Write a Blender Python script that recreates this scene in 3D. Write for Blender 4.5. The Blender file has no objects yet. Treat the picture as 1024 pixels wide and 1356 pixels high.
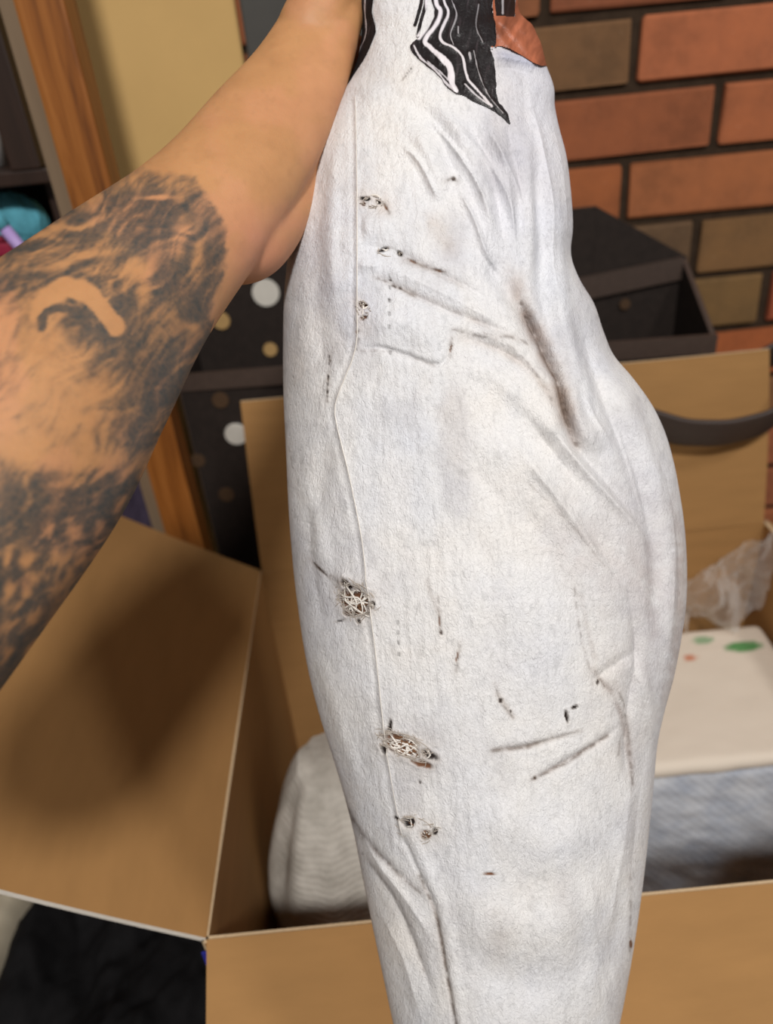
import bpy, bmesh, math, random
import numpy as np
from mathutils import Vector, Matrix

# ------------------------------------------------------------------ camera
F_PX = 1020.0                     # focal length in pixels of the 1024 x 1356 frame
PITCH, ROLL = math.radians(32), math.radians(5.7)
CAM = np.array([0.0, 0.0, 0.95])
FW = np.array([0, math.cos(PITCH), -math.sin(PITCH)])
_R0 = np.array([1.0, 0, 0]); _U0 = np.cross(_R0, FW)
RT = math.cos(ROLL) * _R0 - math.sin(ROLL) * _U0
UP = math.sin(ROLL) * _R0 + math.cos(ROLL) * _U0
sc = bpy.context.scene
col = sc.collection
cam_d = bpy.data.cameras.new('camera'); cam = bpy.data.objects.new('camera', cam_d); col.objects.link(cam)
M = Matrix.Identity(4)
for i in range(3):
    M[i][0], M[i][1], M[i][2], M[i][3] = RT[i], UP[i], -FW[i], CAM[i]
cam.matrix_world = M
cam_d.sensor_fit = 'HORIZONTAL'; cam_d.sensor_width = 36; cam_d.lens = F_PX * 36 / 1024
cam_d.clip_start = 0.01
cam_d.dof.use_dof = True; cam_d.dof.focus_distance = 0.385; cam_d.dof.aperture_fstop = 7.6
sc.camera = cam
# ------------------------------------------------------------------ light
w = bpy.data.worlds.new('room_light'); sc.world = w; w.use_nodes = True
w.node_tree.nodes['Background'].inputs[0].default_value = (1.0, 0.97, 0.945, 1)
w.node_tree.nodes['Background'].inputs[1].default_value = 0.16
def area(name, loc, target, size, energy, color):
    l = bpy.data.lights.new(name, 'AREA'); l.shape = 'DISK'; l.size = size; l.energy = energy; l.color = color
    o = bpy.data.objects.new(name, l); col.objects.link(o); o.location = loc
    o.rotation_euler = (Vector(target) - Vector(loc)).to_track_quat('-Z', 'Y').to_euler()
area('ceiling_lamp_light', (0.03, -0.98, 2.14), (0.0, 0.5, 0.5), 0.24, 30, (1.0, 0.972, 0.94))
area('ceiling_lamp_light', (1.1, -0.30, 2.10), (0.1, 0.5, 0.6), 0.26, 8, (1.0, 0.972, 0.94))
vs = sc.view_settings
vs.view_transform = 'Standard'; vs.look = 'None'; vs.gamma = 1.0; vs.use_curve_mapping = False; vs.exposure = 0.2
try: sc.cycles.use_denoising = True
except Exception: pass
random.seed(4)
rng = np.random.default_rng(11)

# ------------------------------------------------------------------ helpers
def P(px, py, d):
    """world point seen at pixel (px, py) at depth d along the view axis"""
    px, py, d = (np.asarray(v, float) for v in (px, py, d))
    a = (px - 512) / F_PX * d; b = -(py - 678) / F_PX * d
    return CAM + a[..., None] * RT + b[..., None] * UP + d[..., None] * FW
def to_px(pts):
    q = np.asarray(pts) - CAM; d = q @ FW
    return 512 + F_PX * (q @ RT) / d, 678 - F_PX * (q @ UP) / d
def lin(r, g, b):
    f = lambda c: (c / 255) / 12.92 if c <= 10 else ((c / 255 + .055) / 1.055) ** 2.4
    return (f(r), f(g), f(b), 1)
def tag(o, label=None, cat=None, group=None, kind=None):
    for k, v in (('label', label), ('category', cat), ('group', group), ('kind', kind)):
        if v: o[k] = v
    return o
def empty(name, loc):
    o = bpy.data.objects.new(name, None); col.objects.link(o); o.location = loc; o.empty_display_size = .02
    bpy.context.view_layer.update()
    return o
def link(name, me, mats, parent=None):
    o = bpy.data.objects.new(name, me); col.objects.link(o)
    for m in (mats if isinstance(mats, (list, tuple)) else [mats]):
        if m and m.name not in [x.name for x in me.materials if x]: me.materials.append(m)
    if parent:
        o.parent = parent; o.matrix_parent_inverse = parent.matrix_world.inverted()
    return o
def mesh_np(name, v, faces, smooth=True, midx=None):
    v = np.ascontiguousarray(v, np.float32).reshape(-1, 3); faces = np.ascontiguousarray(faces, np.int32)
    me = bpy.data.meshes.new(name); n, k = faces.shape
    me.vertices.add(len(v)); me.vertices.foreach_set('co', v.ravel())
    me.loops.add(n * k); me.loops.foreach_set('vertex_index', faces.ravel())
    me.polygons.add(n); me.polygons.foreach_set('loop_start', np.arange(0, n * k, k, dtype=np.int32))
    me.polygons.foreach_set('use_smooth', np.full(n, smooth, bool))
    if midx is not None: me.polygons.foreach_set('material_index', np.asarray(midx, np.int32))
    me.update(calc_edges=True); me.validate()
    return me
def grid_faces(nr, nc, wrap=False):
    r, c = np.meshgrid(np.arange(nr - 1), np.arange(nc if wrap else nc - 1), indexing='ij')
    c2 = (c + 1) % nc
    return np.stack([r * nc + c, r * nc + c2, (r + 1) * nc + c2, (r + 1) * nc + c], -1).reshape(-1, 4)
def set_paint(me, rgb, name='paint'):
    a = me.color_attributes.new(name, 'FLOAT_COLOR', 'POINT')
    x = np.ones((len(me.vertices), 4), np.float32); x[:, :3] = rgb
    a.data.foreach_set('color', x.ravel())
def smooth_by(me, on=True):
    me.polygons.foreach_set('use_smooth', np.full(len(me.polygons), on, bool))
def box_bm(bm, lo, hi, bev=0.0, mi=0):
    r = bmesh.ops.create_cube(bm, size=1); vs_ = r['verts']
    for v in vs_:
        v.co = Vector([(lo[i] + hi[i]) / 2 + v.co[i] * (hi[i] - lo[i]) for i in range(3)])
    fs = list({f for v in vs_ for f in v.link_faces})
    for f in fs: f.material_index = mi
    if bev:
        es = list({e for f in fs for e in f.edges})
        bmesh.ops.bevel(bm, geom=es, offset=bev, segments=2, profile=.6, affect='EDGES')
def box(name, lo, hi, mat, parent=None, bev=0.0):
    bm = bmesh.new(); box_bm(bm, lo, hi, bev); me = bpy.data.meshes.new(name); bm.to_mesh(me); bm.free()
    return link(name, me, mat, parent)
def slab(name, c00, c10, c11, c01, th, mats, parent=None, nu=14, nv=10, bend=None, center=True):
    """a bent sheet of thickness th between four corners; material 0 on the faces, 1 on the cut edges"""
    c = [np.array(x, float) for x in (c00, c10, c11, c01)]
    u = np.linspace(0, 1, nu)[None, :, None]; v = np.linspace(0, 1, nv)[:, None, None]
    g = (c[0] * (1 - u) + c[1] * u) * (1 - v) + (c[3] * (1 - u) + c[2] * u) * v
    n = np.cross(c[1] - c[0], c[3] - c[0]); n /= np.linalg.norm(n)
    if bend: g = g + bend(u, v) * n
    a = (g + n * th / 2).reshape(-1, 3); b = (g - n * th / 2).reshape(-1, 3); N = nu * nv
    f = grid_faces(nv, nu); faces = [f, f[:, ::-1] + N]
    idx = np.arange(N).reshape(nv, nu)
    loop = np.concatenate([idx[0, :-1], idx[:-1, -1], idx[-1, :0:-1], idx[:0:-1, 0]])
    nx = np.roll(loop, -1)
    e = np.stack([loop, loop + N, nx + N, nx], -1); faces.append(e)
    mi = np.concatenate([np.zeros(2 * len(f)), np.ones(len(e))])
    me = mesh_np(name, np.concatenate([a, b]), np.concatenate(faces), False, mi)
    return link(name, me, mats, parent)
# value noise
def vnoise(p, seed=0):
    p = np.asarray(p, float); i = np.floor(p).astype(np.int64); f = p - i; f = f * f * (3 - 2 * f)
    def h(ix, iy):
        n = (ix * 374761393 + iy * 668265263 + seed * 982451653) & 0x7fffffff
        n = ((n ^ (n >> 13)) * 1274126177) & 0x7fffffff
        return ((n ^ (n >> 16)) & 0xffff) / 65535.0
    x, y = i[..., 0], i[..., 1]
    a = h(x, y) * (1 - f[..., 0]) + h(x + 1, y) * f[..., 0]
    b = h(x, y + 1) * (1 - f[..., 0]) + h(x + 1, y + 1) * f[..., 0]
    return a * (1 - f[..., 1]) + b * f[..., 1]
def fbm(x, y, sx, sy, octv=4, seed=0):
    t = 0; a = .5; n = 0
    for k in range(octv):
        t = t + a * vnoise(np.stack([x / sx, y / sy], -1) * 2 ** k, seed + k); n += a; a *= .55
    return t / n
def sstep(a, b, x):
    t = np.clip((x - a) / (b - a), 0, 1); return t * t * (3 - 2 * t)
def seg_dist(x, y, pts):
    """distance to a polyline, signed side and the fraction along it"""
    pts = np.array(pts, float); L = np.r_[0, np.cumsum(np.hypot(*np.diff(pts, axis=0).T))]
    best = np.full(x.shape, 1e9); frac = np.zeros(x.shape); side = np.zeros(x.shape)
    for k in range(len(pts) - 1):
        a, b = pts[k], pts[k + 1]; d = b - a; l2 = d @ d
        t = np.clip(((x - a[0]) * d[0] + (y - a[1]) * d[1]) / l2, 0, 1)
        ex, ey = x - a[0] - t * d[0], y - a[1] - t * d[1]; q = np.hypot(ex, ey)
        m = q < best
        best = np.where(m, q, best); frac = np.where(m, (L[k] + t * math.sqrt(l2)) / L[-1], frac)
        side = np.where(m, np.sign(d[0] * ey - d[1] * ex) * q, side)
    return best, frac, side
def curve(pts, n=5, closed=False):
    p = np.array(pts, float)
    if len(p) < 3: return p
    q = np.vstack([p[-1:], p, p[:2]]) if closed else np.vstack([2 * p[0] - p[1], p, 2 * p[-1] - p[-2]])
    out = []
    for i in range(1, len(q) - 2):
        for t in np.arange(n) / n:
            a, b, c, d = q[i - 1], q[i], q[i + 1], q[i + 2]
            out.append(.5 * (2 * b + (c - a) * t + (2 * a - 5 * b + 4 * c - d) * t * t + (3 * b - a - 3 * c + d) * t ** 3))
    if not closed: out.append(p[-1])
    return np.array(out)
def near(x, y, pts, reach):
    p = np.array(pts, float); lo, hi = p.min(0) - reach, p.max(0) + reach
    return np.nonzero((x > lo[0]) & (x < hi[0]) & (y > lo[1]) & (y < hi[1]))
def inside(x, y, poly):
    r = np.zeros(x.shape, bool); n = len(poly)
    for i in range(n):
        (x1, y1), (x2, y2) = poly[i], poly[(i + 1) % n]
        if y1 == y2: continue
        r ^= ((y1 > y) != (y2 > y)) & (x < (x2 - x1) * (y - y1) / (y2 - y1) + x1)
    return r

# ------------------------------------------------------------------ materials
def mat(name, rough=.7, spec=.3):
    m = bpy.data.materials.new(name); m.use_nodes = True
    nt = m.node_tree; b = nt.nodes['Principled BSDF']
    b.inputs['Roughness'].default_value = rough; b.inputs['Specular IOR Level'].default_value = spec
    return m, nt, b
def node(nt, t, **kw):
    n = nt.nodes.new(t)
    for k, v in kw.items():
        if k in n.inputs: n.inputs[k].default_value = v
        else: setattr(n, k, v)
    return n
def coords(nt, scale=(1, 1, 1), rot=(0, 0, 0), kind='Object'):
    tc = node(nt, 'ShaderNodeTexCoord'); mp = node(nt, 'ShaderNodeMapping')
    mp.inputs['Scale'].default_value = scale; mp.inputs['Rotation'].default_value = rot
    nt.links.new(tc.outputs[kind], mp.inputs[0]); return mp.outputs[0]
def noise(nt, vec, scale, detail=5, rough=.6, dist=0):
    n = node(nt, 'ShaderNodeTexNoise', Scale=scale, Detail=detail, Roughness=rough, Distortion=dist)
    nt.links.new(vec, n.inputs['Vector']); return n.outputs[0]
def ramp(nt, fac, stops):
    r = node(nt, 'ShaderNodeValToRGB'); e = r.color_ramp.elements
    e[0].position, e[0].color = stops[0]; e[1].position, e[1].color = stops[-1]
    for p, c in stops[1:-1]:
        x = e.new(p); x.color = c
    nt.links.new(fac, r.inputs[0]); return r.outputs[0]
def mixc(nt, a, b, fac, mode='MULTIPLY'):
    m = node(nt, 'ShaderNodeMix', data_type='RGBA', blend_type=mode)
    for s, v in ((6, a), (7, b), (0, fac)):
        if hasattr(v, 'is_output'): nt.links.new(v, m.inputs[s])
        else: m.inputs[s].default_value = v
    return m.outputs[2]
def bump(nt, b, h, strength=.3, dist=.002, prev=None):
    n = node(nt, 'ShaderNodeBump', Strength=strength, Distance=dist)
    nt.links.new(h, n.inputs['Height'])
    if prev is not None: nt.links.new(prev, n.inputs['Normal'])
    nt.links.new(n.outputs[0], b.inputs['Normal']); return n.outputs[0]
def simple(name, c, rough=.7, var=.18, scale=40, bmp=.15, bdist=.001, spec=.3, stretch=(1, 1, 1)):
    m, nt, b = mat(name, rough, spec); v = coords(nt, stretch)
    n = noise(nt, v, scale)
    lo = tuple(x * (1 - var) for x in c[:3]) + (1,); hi = tuple(min(1, x * (1 + var)) for x in c[:3]) + (1,)
    nt.links.new(ramp(nt, n, [(.25, lo), (.75, hi)]), b.inputs['Base Color'])
    if bmp: bump(nt, b, noise(nt, v, scale * 4), bmp, bdist)
    return m
cardboard = simple('cardboard', lin(160, 120, 74), .82, .07, 14, .12, .0006, .2, (1, 1, 6))
card_board2 = simple('pale_cardboard', lin(202, 166, 108), .8, .05, 10, .08, .0005, .2)
card_edge = simple('cardboard_edge', lin(205, 180, 145), .85, .12, 300, .3, .0008)
white_edge = simple('white_liner_edge', lin(222, 214, 202), .8, .06, 200, .1)
dark_bin = simple('dark_brown_fabric', lin(40, 32, 28), .75, .25, 120, .4, .0008, .25)
bin_trim = simple('brown_leather_trim', lin(70, 57, 50), .5, .15, 150, .25, .0006, .4)
strap_m = simple('dark_leather', lin(64, 53, 48), .45, .12, 160, .2, .0005, .4)
tan_dot = simple('tan_dot', lin(176, 142, 92), .8, .1)
dim_dot = simple('dim_brown_dot', lin(74, 54, 36), .8, .1)
white_dot = simple('white_dot', lin(205, 200, 190), .8, .05)
slate = simple('dark_grey_panel', lin(70, 68, 64), .6, .12, 25)
carpet = simple('dark_carpet', lin(58, 48, 42), .95, .3, 260, .8, .004, .1)
paint_wall = simple('grey_wall_paint', lin(120, 108, 94), .85, .06, 8, .1)
black_cloth = simple('black_cloth', lin(24, 23, 24), .9, .3, 60, .4, .001, .15)
cream_cloth = simple('cream_cloth', lin(205, 192, 168), .85, .08, 60, .3, .001)
dark_wood = simple('dark_wood', lin(48, 32, 24), .5, .25, 14, .1, .0006, .4, (8, 8, .6))
grey_trim = simple('grey_trim', lin(128, 108, 86), .7, .12, 12, .1, .0006, .3, (6, 6, .6))
teal = simple('teal_plush', lin(92, 168, 186), .8, .15, 90, .5, .001)
purple = simple('lilac_plastic', lin(176, 150, 205), .4, .05)
red_m = simple('crimson_plastic', lin(150, 40, 66), .5, .08)
mauve = simple('dusky_purple_cloth', lin(70, 60, 78), .9, .15, 70, .4)
pale_plastic = simple('pale_plastic', lin(150, 148, 148), .5, .05)
blue_tape = simple('blue_tape', lin(50, 52, 150), .5, .08)
def wood_mat():
    m, nt, b = mat('orange_stained_wood', .45, .4); v = coords(nt, (30, 30, 1.6))
    n = noise(nt, v, 3.0, 6, .65, .6)
    nt.links.new(ramp(nt, n, [(.3, lin(92, 50, 18)), (.5, lin(138, 82, 32)), (.72, lin(164, 104, 48))]), b.inputs['Base Color'])
    bump(nt, b, n, .2, .0006); return m
wood = wood_mat()
def brick_mat():
    m, nt, b = mat('fired_brick', .85, .25); v = coords(nt, (1, 1, 1), kind='Object')
    oi = node(nt, 'ShaderNodeObjectInfo')
    n = noise(nt, v, 18, 6, .65); n2 = noise(nt, v, 120, 4, .6)
    c = mixc(nt, oi.outputs['Color'], ramp(nt, n, [(.3, (.68, .7, .72, 1)), (.5, (.95, .95, .95, 1)), (.75, (1.15, 1.12, 1.05, 1))]), 1.0)
    c = mixc(nt, c, ramp(nt, n2, [(.66, (0, 0, 0, 1)), (.8, (.08, .075, .06, 1))]), 1.0, 'ADD')
    nt.links.new(c, b.inputs['Base Color'])
    p = bump(nt, b, n2, .35, .0012); bump(nt, b, n, .3, .002, p); return m
brick_m = brick_mat()
mortar_m = simple('dark_mortar', lin(58, 46, 36), .95, .3, 60, .6, .003, .1)
def painted_cloth(name, rough=.78, fib=1.0, spec=.25, sheen=0):
    """colour from the painted attribute, with a fibrous relief"""
    m, nt, b = mat(name, rough, spec)
    at = node(nt, 'ShaderNodeAttribute', attribute_name='paint')
    v = coords(nt, (1, 1, 1))
    big = noise(nt, v, 16, 4, .6)
    c = mixc(nt, at.outputs['Color'], ramp(nt, big, [(.3, (.93, .95, 1.0, 1)), (.55, (1, 1, 1, 1)), (.75, (1.02, .99, .95, 1))]), 1.0)
    nt.links.new(c, b.inputs['Base Color'])
    v2 = coords(nt, (1, 1, .32))
    f1 = noise(nt, v2, 620, 3, .6, 1.2); f2 = noise(nt, v2, 1300, 2, .6, .3); f3 = noise(nt, v, 90, 4, .6, .4)
    p = bump(nt, b, f1, .62 * fib, .0014); p = bump(nt, b, f2, .5 * fib, .0006, p); bump(nt, b, f3, .35 * fib, .0022, p)
    return m
cloth_m = painted_cloth('white_painted_cloth')
hair_m = painted_cloth('glossy_painted_hair', .40, .35, .5)
thread_m = simple('white_thread', lin(226, 220, 212), .8, .05)
grey_thread_m = simple('grey_frayed_thread', lin(176, 166, 156), .85, .15)
brown_thread_m = simple('brown_fibre', lin(126, 92, 66), .8, .15)
def skin_mat():
    m, nt, b = mat('tattooed_skin', .52, .35)
    at = node(nt, 'ShaderNodeAttribute', attribute_name='paint'); v = coords(nt)
    n = noise(nt, v, 60, 4, .6)
    c = mixc(nt, at.outputs['Color'], ramp(nt, n, [(.3, (.93, .9, .88, 1)), (.7, (1.05, 1.04, 1.03, 1))]), 1.0)
    nt.links.new(c, b.inputs['Base Color'])
    b.inputs['Subsurface Weight'].default_value = .12; b.inputs['Subsurface Radius'].default_value = (.006, .002, .001)
    b.inputs['Subsurface Scale'].default_value = .5
    f = noise(nt, v, 1100, 2, .6); p = bump(nt, b, f, .22, .0005)
    bump(nt, b, noise(nt, coords(nt, (1, 1, 1), (0, .6, .4)), 160, 4, .6, .5), .12, .001, p); return m
skin_m = skin_mat()
def ribbed(name, c, scale, rot, strength, dark):
    m, nt, b = mat(name, .85, .2); v = coords(nt, (1, 1, 1), rot)
    wv = node(nt, 'ShaderNodeTexWave', Scale=scale, Distortion=3.0, Detail=3.0); wv.inputs['Detail Scale'].default_value = 1.2
    nt.links.new(v, wv.inputs['Vector'])
    n = noise(nt, v, 26, 4, .6)
    cc = ramp(nt, n, [(.3, dark), (.65, c)])
    nt.links.new(cc, b.inputs['Base Color'])
    p = bump(nt, b, wv.outputs['Fac'], strength, .003); bump(nt, b, noise(nt, v, 70, 4, .6), .4, .004, p); return m
quilt_m = ribbed('blue_grey_quilting', lin(222, 226, 232), 40, (0, .75, .3), .10, lin(186, 194, 208))
bundle_m = ribbed('grey_ribbed_cloth', lin(206, 200, 190), 60, (0, math.pi / 2, 0), .22, lin(164, 158, 148))
def printed_top():
    m, nt, b = mat('cream_sheet_with_print', .8, .2)
    at = node(nt, 'ShaderNodeAttribute', attribute_name='paint'); nt.links.new(at.outputs['Color'], b.inputs['Base Color'])
    bump(nt, b, noise(nt, coords(nt), 60, 4), .2, .002); return m
top_m = printed_top()
def film():
    m, nt, b = mat('clear_plastic_film', .12, .6)
    b.inputs['Base Color'].default_value = (.95, .95, .93, 1)
    t = node(nt, 'ShaderNodeBsdfTransparent'); mx = node(nt, 'ShaderNodeMixShader'); fr = node(nt, 'ShaderNodeLayerWeight', Blend=.35)
    mth = node(nt, 'ShaderNodeMath', operation='MULTIPLY_ADD'); mth.inputs[1].default_value = .42; mth.inputs[2].default_value = .04
    nt.links.new(fr.outputs['Facing'], mth.inputs[0]); nt.links.new(mth.outputs[0], mx.inputs[0])
    nt.links.new(t.outputs[0], mx.inputs[1]); nt.links.new(b.outputs[0], mx.inputs[2])
    nt.links.new(mx.outputs[0], nt.nodes['Material Output'].inputs[0])
    bump(nt, b, noise(nt, coords(nt), 60, 5), .6, .004); return m
film_m = film()

# ------------------------------------------------------------------ the room
floor = box('floor', (-1.6, -1.2, -.04), (1.6, 1.12, 0), carpet); tag(floor, kind='structure')
wl = box('wall_left', (-1.62, -1.2, 0), (-1.6, 1.12, 2.3), paint_wall); tag(wl, kind='structure')
wall = box('wall_back', (-1.6, 1.008, 0), (1.6, 1.12, 2.3), mortar_m); tag(wall, kind='structure')
def brick_mesh(L, seed):
    r = random.Random(seed); bm = bmesh.new()
    box_bm(bm, (-L / 2, -.03, -.0325), (L / 2, .03, .0325), .0035)
    for v in bm.verts: v.co += Vector((r.uniform(-.0012, .0012), r.uniform(-.001, .001), r.uniform(-.001, .001)))
    me = bpy.data.meshes.new('brick'); bm.to_mesh(me); bm.free(); me.materials.append(brick_m); smooth_by(me, False); return me
BR = [brick_mesh(.196, s) for s in range(5)]; BH = [brick_mesh(.096, s + 9) for s in range(3)]
ORANGE = [lin(172, 102, 68), lin(165, 98, 64), lin(160, 96, 66)]
BROWN = [lin(118, 86, 58), lin(128, 90, 60), lin(140, 88, 58), lin(104, 80, 58)]
COURSE = .0757; TOPJ = .95 - .083
special = {(0, .229): BROWN[0], (0, .437): ORANGE[0], (-1, .333): lin(136, 80, 54), (1, .333): lin(146, 86, 56), (1, .541): ORANGE[1],
           (2, .228): lin(156, 92, 56), (2, .436): lin(160, 98, 62), (3, .33): BROWN[3], (3, .538): lin(122, 90, 58), (4, .477): lin(120, 92, 58),
           (4, .64): lin(160, 84, 56), (5, .5): lin(164, 92, 54)}
for k in range(-9, 12):
    zc = TOPJ - COURSE * (k - .5)
    if zc < .04: continue
    off = .333 if k % 2 == 0 else .437
    if k == 3: off = .43
    if k == 4: off = .535
    xs = [off + .208 * i for i in range(-9, 7)]
    cells = [(x + .104, .208) for x in xs]
    if k == 4:
        cells = [(x - .104 if x < .5 else x, .208) for x, _ in cells if abs(x - .431) > .02] + [(.478, .112)]
    for xc, L in cells:
        if not -1.5 < xc < 1.5: continue
        me = random.choice(BR if L > .15 else BH)
        o = link('brick', me, brick_m, wall)
        o.location = (xc, 1.03 + random.uniform(-.0015, .0015), zc + random.uniform(-.001, .001))
        o.matrix_parent_inverse = Matrix.Identity(4)
        o.rotation_euler = (random.uniform(-.006, .006), random.choice((0, math.pi)) + random.uniform(-.006, .006), random.uniform(-.006, .006))
        c = None
        for (kk, xx), cc in special.items():
            if kk == k and abs(xx - xc) < .06: c = cc
        if c is None: c = random.choice(ORANGE + BROWN + ORANGE)
        o.color = c

# ------------------------------------------------------------------ large cardboard box
BX0, BX1, BY0, BY1, BZ = -.163, .462, .319, .771, .400
bxo = empty('cardboard_box', ((BX0 + BX1) / 2, (BY0 + BY1) / 2, 0))
tag(bxo, 'large open brown cardboard box with all its flaps folded out', 'cardboard box')
TH = .005; cm = [cardboard, card_edge]
def panel(name, a, b, c, d, bend=None, mats=cm, **k): return slab(name, a, b, c, d, TH, mats, bxo, bend=bend, **k)
panel('side_panel', (BX0, BY0, 0.003), (BX0, BY1, 0.003), (BX0, BY1, BZ), (BX0, BY0, BZ))
panel('side_panel', (BX1, BY0, 0.003), (BX1, BY1, 0.003), (BX1, BY1, BZ), (BX1, BY0, BZ))
panel('side_panel', (BX0, BY0, 0.003), (BX1, BY0, 0.003), (BX1, BY0, BZ), (BX0, BY0, BZ))
panel('side_panel', (BX0, BY1, 0.003), (BX1, BY1, 0.003), (BX1, BY1, BZ), (BX0, BY1, BZ))
panel('bottom_panel', (BX0, BY0, .004), (BX1, BY0, .004), (BX1, BY1, .004), (BX0, BY1, .004))
fl = math.radians(36); L = .30
panel('flap', (BX0, BY0, BZ), (BX0 - L * math.cos(fl), BY0, BZ + L * math.sin(fl)), (BX0 - L * math.cos(fl), BY1 - .002, BZ + L * math.sin(fl) - .008), (BX0, BY1 - .002, BZ),
      bend=lambda u, v: .006 * np.sin(np.pi * u) * (1 - .4 * v) + .002 * np.sin(5 * v), mats=[cardboard, white_edge])
panel('flap', (BX0 + .004, BY1, BZ), (BX1 - .004, BY1, BZ), (BX1 - .022, BY1 + .028, BZ + .214), (BX0 + .014, BY1 + .028, BZ + .214),
      bend=lambda u, v: .004 * np.sin(np.pi * v) + .002 * np.sin(9 * u))
ff = math.radians(31); L = .225
panel('flap', (BX0 + .002, BY0, BZ), (BX1, BY0, BZ), (BX1, BY0 - L * math.cos(ff), BZ - L * math.sin(ff)), (BX0 + .002, BY0 - L * math.cos(ff), BZ - L * math.sin(ff)),
      bend=lambda u, v: .003 * np.sin(np.pi * v))
panel('flap', (BX1, BY0, BZ), (BX1 + .24, BY0, BZ - .18), (BX1 + .24, BY1, BZ - .18), (BX1, BY1, BZ), bend=lambda u, v: .004 * np.sin(np.pi * u))
slab('tape', (BX0 - .004, BY0 - .0035, BZ - .010), (BX0 + .003, BY0 - .0035, BZ - .010), (BX0 + .003, BY0 - .0035, BZ - .05), (BX0 - .004, BY0 - .0035, BZ - .05), .0012, [blue_tape, blue_tape], bxo, 3, 3)

# quilted package in the box
pk = empty('quilted_package', (.29, .61, .008)); tag(pk, 'blue-grey quilted package with a cream top sheet in the box', 'package')
def rounded_block(name, lo, hi, r, mats, parent, n=26, puff=.0, seed=0):
    bm = bmesh.new(); box_bm(bm, lo, hi)
    bmesh.ops.subdivide_edges(bm, edges=bm.edges[:], cuts=n, use_grid_fill=True)
    lo, hi = np.array(lo), np.array(hi); co = np.array([v.co[:] for v in bm.verts])
    ci = np.clip(co, lo + r, hi - r); d = co - ci; l = np.linalg.norm(d, axis=1, keepdims=True); l[l == 0] = 1
    co = ci + d / l * r
    q = fbm(co[:, 0] + co[:, 2] * .7, co[:, 1] - co[:, 2], .05, .05, 3, seed) - .5
    co += d / l * puff * q[:, None] * 2
    for v, c in zip(bm.verts, co): v.co = c
    me = bpy.data.meshes.new(name); bm.to_mesh(me); bm.free(); smooth_by(me)
    return link(name, me, mats, parent)
rounded_block('quilted_body', (.10, .525, .0085), (.448, .715, .262), .012, quilt_m, pk, 40, .006, 3)
ts = rounded_block('top_sheet', (.097, .519, .262), (.452, .722, .282), .0095, top_m, pk, 60, .0015, 5)
v = np.array([q.co[:] for q in ts.data.vertices]); c = np.tile(np.array(lin(226, 214, 198)[:3]), (len(v), 1))
for (bx, by, rx, ry, cc) in ((.415, .682, .024, .010, (96, 150, 92)), (.372, .700, .014, .007, (150, 176, 140)), (.345, .672, .008, .006, (206, 140, 112))):
    d = ((v[:, 0] - bx) / rx) ** 2 + ((v[:, 1] - by) / ry) ** 2 + (fbm(v[:, 0], v[:, 1], .01, .01, 3, 2) - .5)
    k = 1 - sstep(.5, 1.2, d); c = c * (1 - k[:, None]) + np.array(lin(*cc)[:3]) * k[:, None]
set_paint(ts.data, c)

# grey ribbed bundle standing in the box
def bundle():
    nr, nc = 120, 140
    t = np.linspace(0, 1, nr)[:, None]; a = np.linspace(0, 2 * np.pi, nc, endpoint=False)[None, :]
    z = .009 + .352 * t
    prof = np.power(np.clip(np.sin(np.pi * np.clip(t * .93 + .035, 0, 1)), 0, 1), .42)
    rx = .076 * prof * (1 - .18 * t ** 3); ry = .108 * prof * (1 - .25 * t ** 2)
    fold = 1 + .05 * np.sin(5 * a + 2.2 * t * 3) * t + .035 * np.sin(9 * a - 4 * t) + .10 * (fbm(np.cos(a) + 0 * t, np.sin(a) + t * 1.5, .5, .5, 3, 8) - .5)
    x = -.072 + rx * np.cos(a) * fold - .012 * t; y = .462 + ry * np.sin(a) * fold + .045 * t ** 2
    pts = np.stack([x, y, z + 0 * a], -1)
    me = mesh_np('bundle', pts, grid_faces(nr, nc, True)); bm = bmesh.new(); bm.from_mesh(me)
    bmesh.ops.holes_fill(bm, edges=[e for e in bm.edges if e.is_boundary]); bm.to_mesh(me); bm.free(); smooth_by(me)
    return me
tag(link('cloth_bundle', bundle(), bundle_m), 'rounded grey ribbed cloth bundle in the left corner of the box', 'cloth bundle')

# clear film in the box
def film_mesh():
    n = 60; u, v = np.meshgrid(np.linspace(0, 1, n), np.linspace(0, 1, n))
    x = .352 + .102 * u; z = .292 + .10 * v * (.45 + .75 * u)
    y = .742 - .03 * (1 - v) + .014 * np.sin(9 * u + 3 * v) * (1 - .4 * v) + .03 * (fbm(u, v, .25, .25, 4, 4) - .5)
    z = z + .02 * (fbm(u, v, .2, .3, 3, 7) - .5)
    a = np.stack([x, y, z], -1).reshape(-1, 3)
    me = mesh_np('film', a, grid_faces(n, n)); return me
fo = link('plastic_film', film_mesh(), film_m); tag(fo, 'crumpled clear plastic film behind the quilted package', 'plastic film')
sm = fo.modifiers.new('t', 'SOLIDIFY'); sm.thickness = .0006

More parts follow.
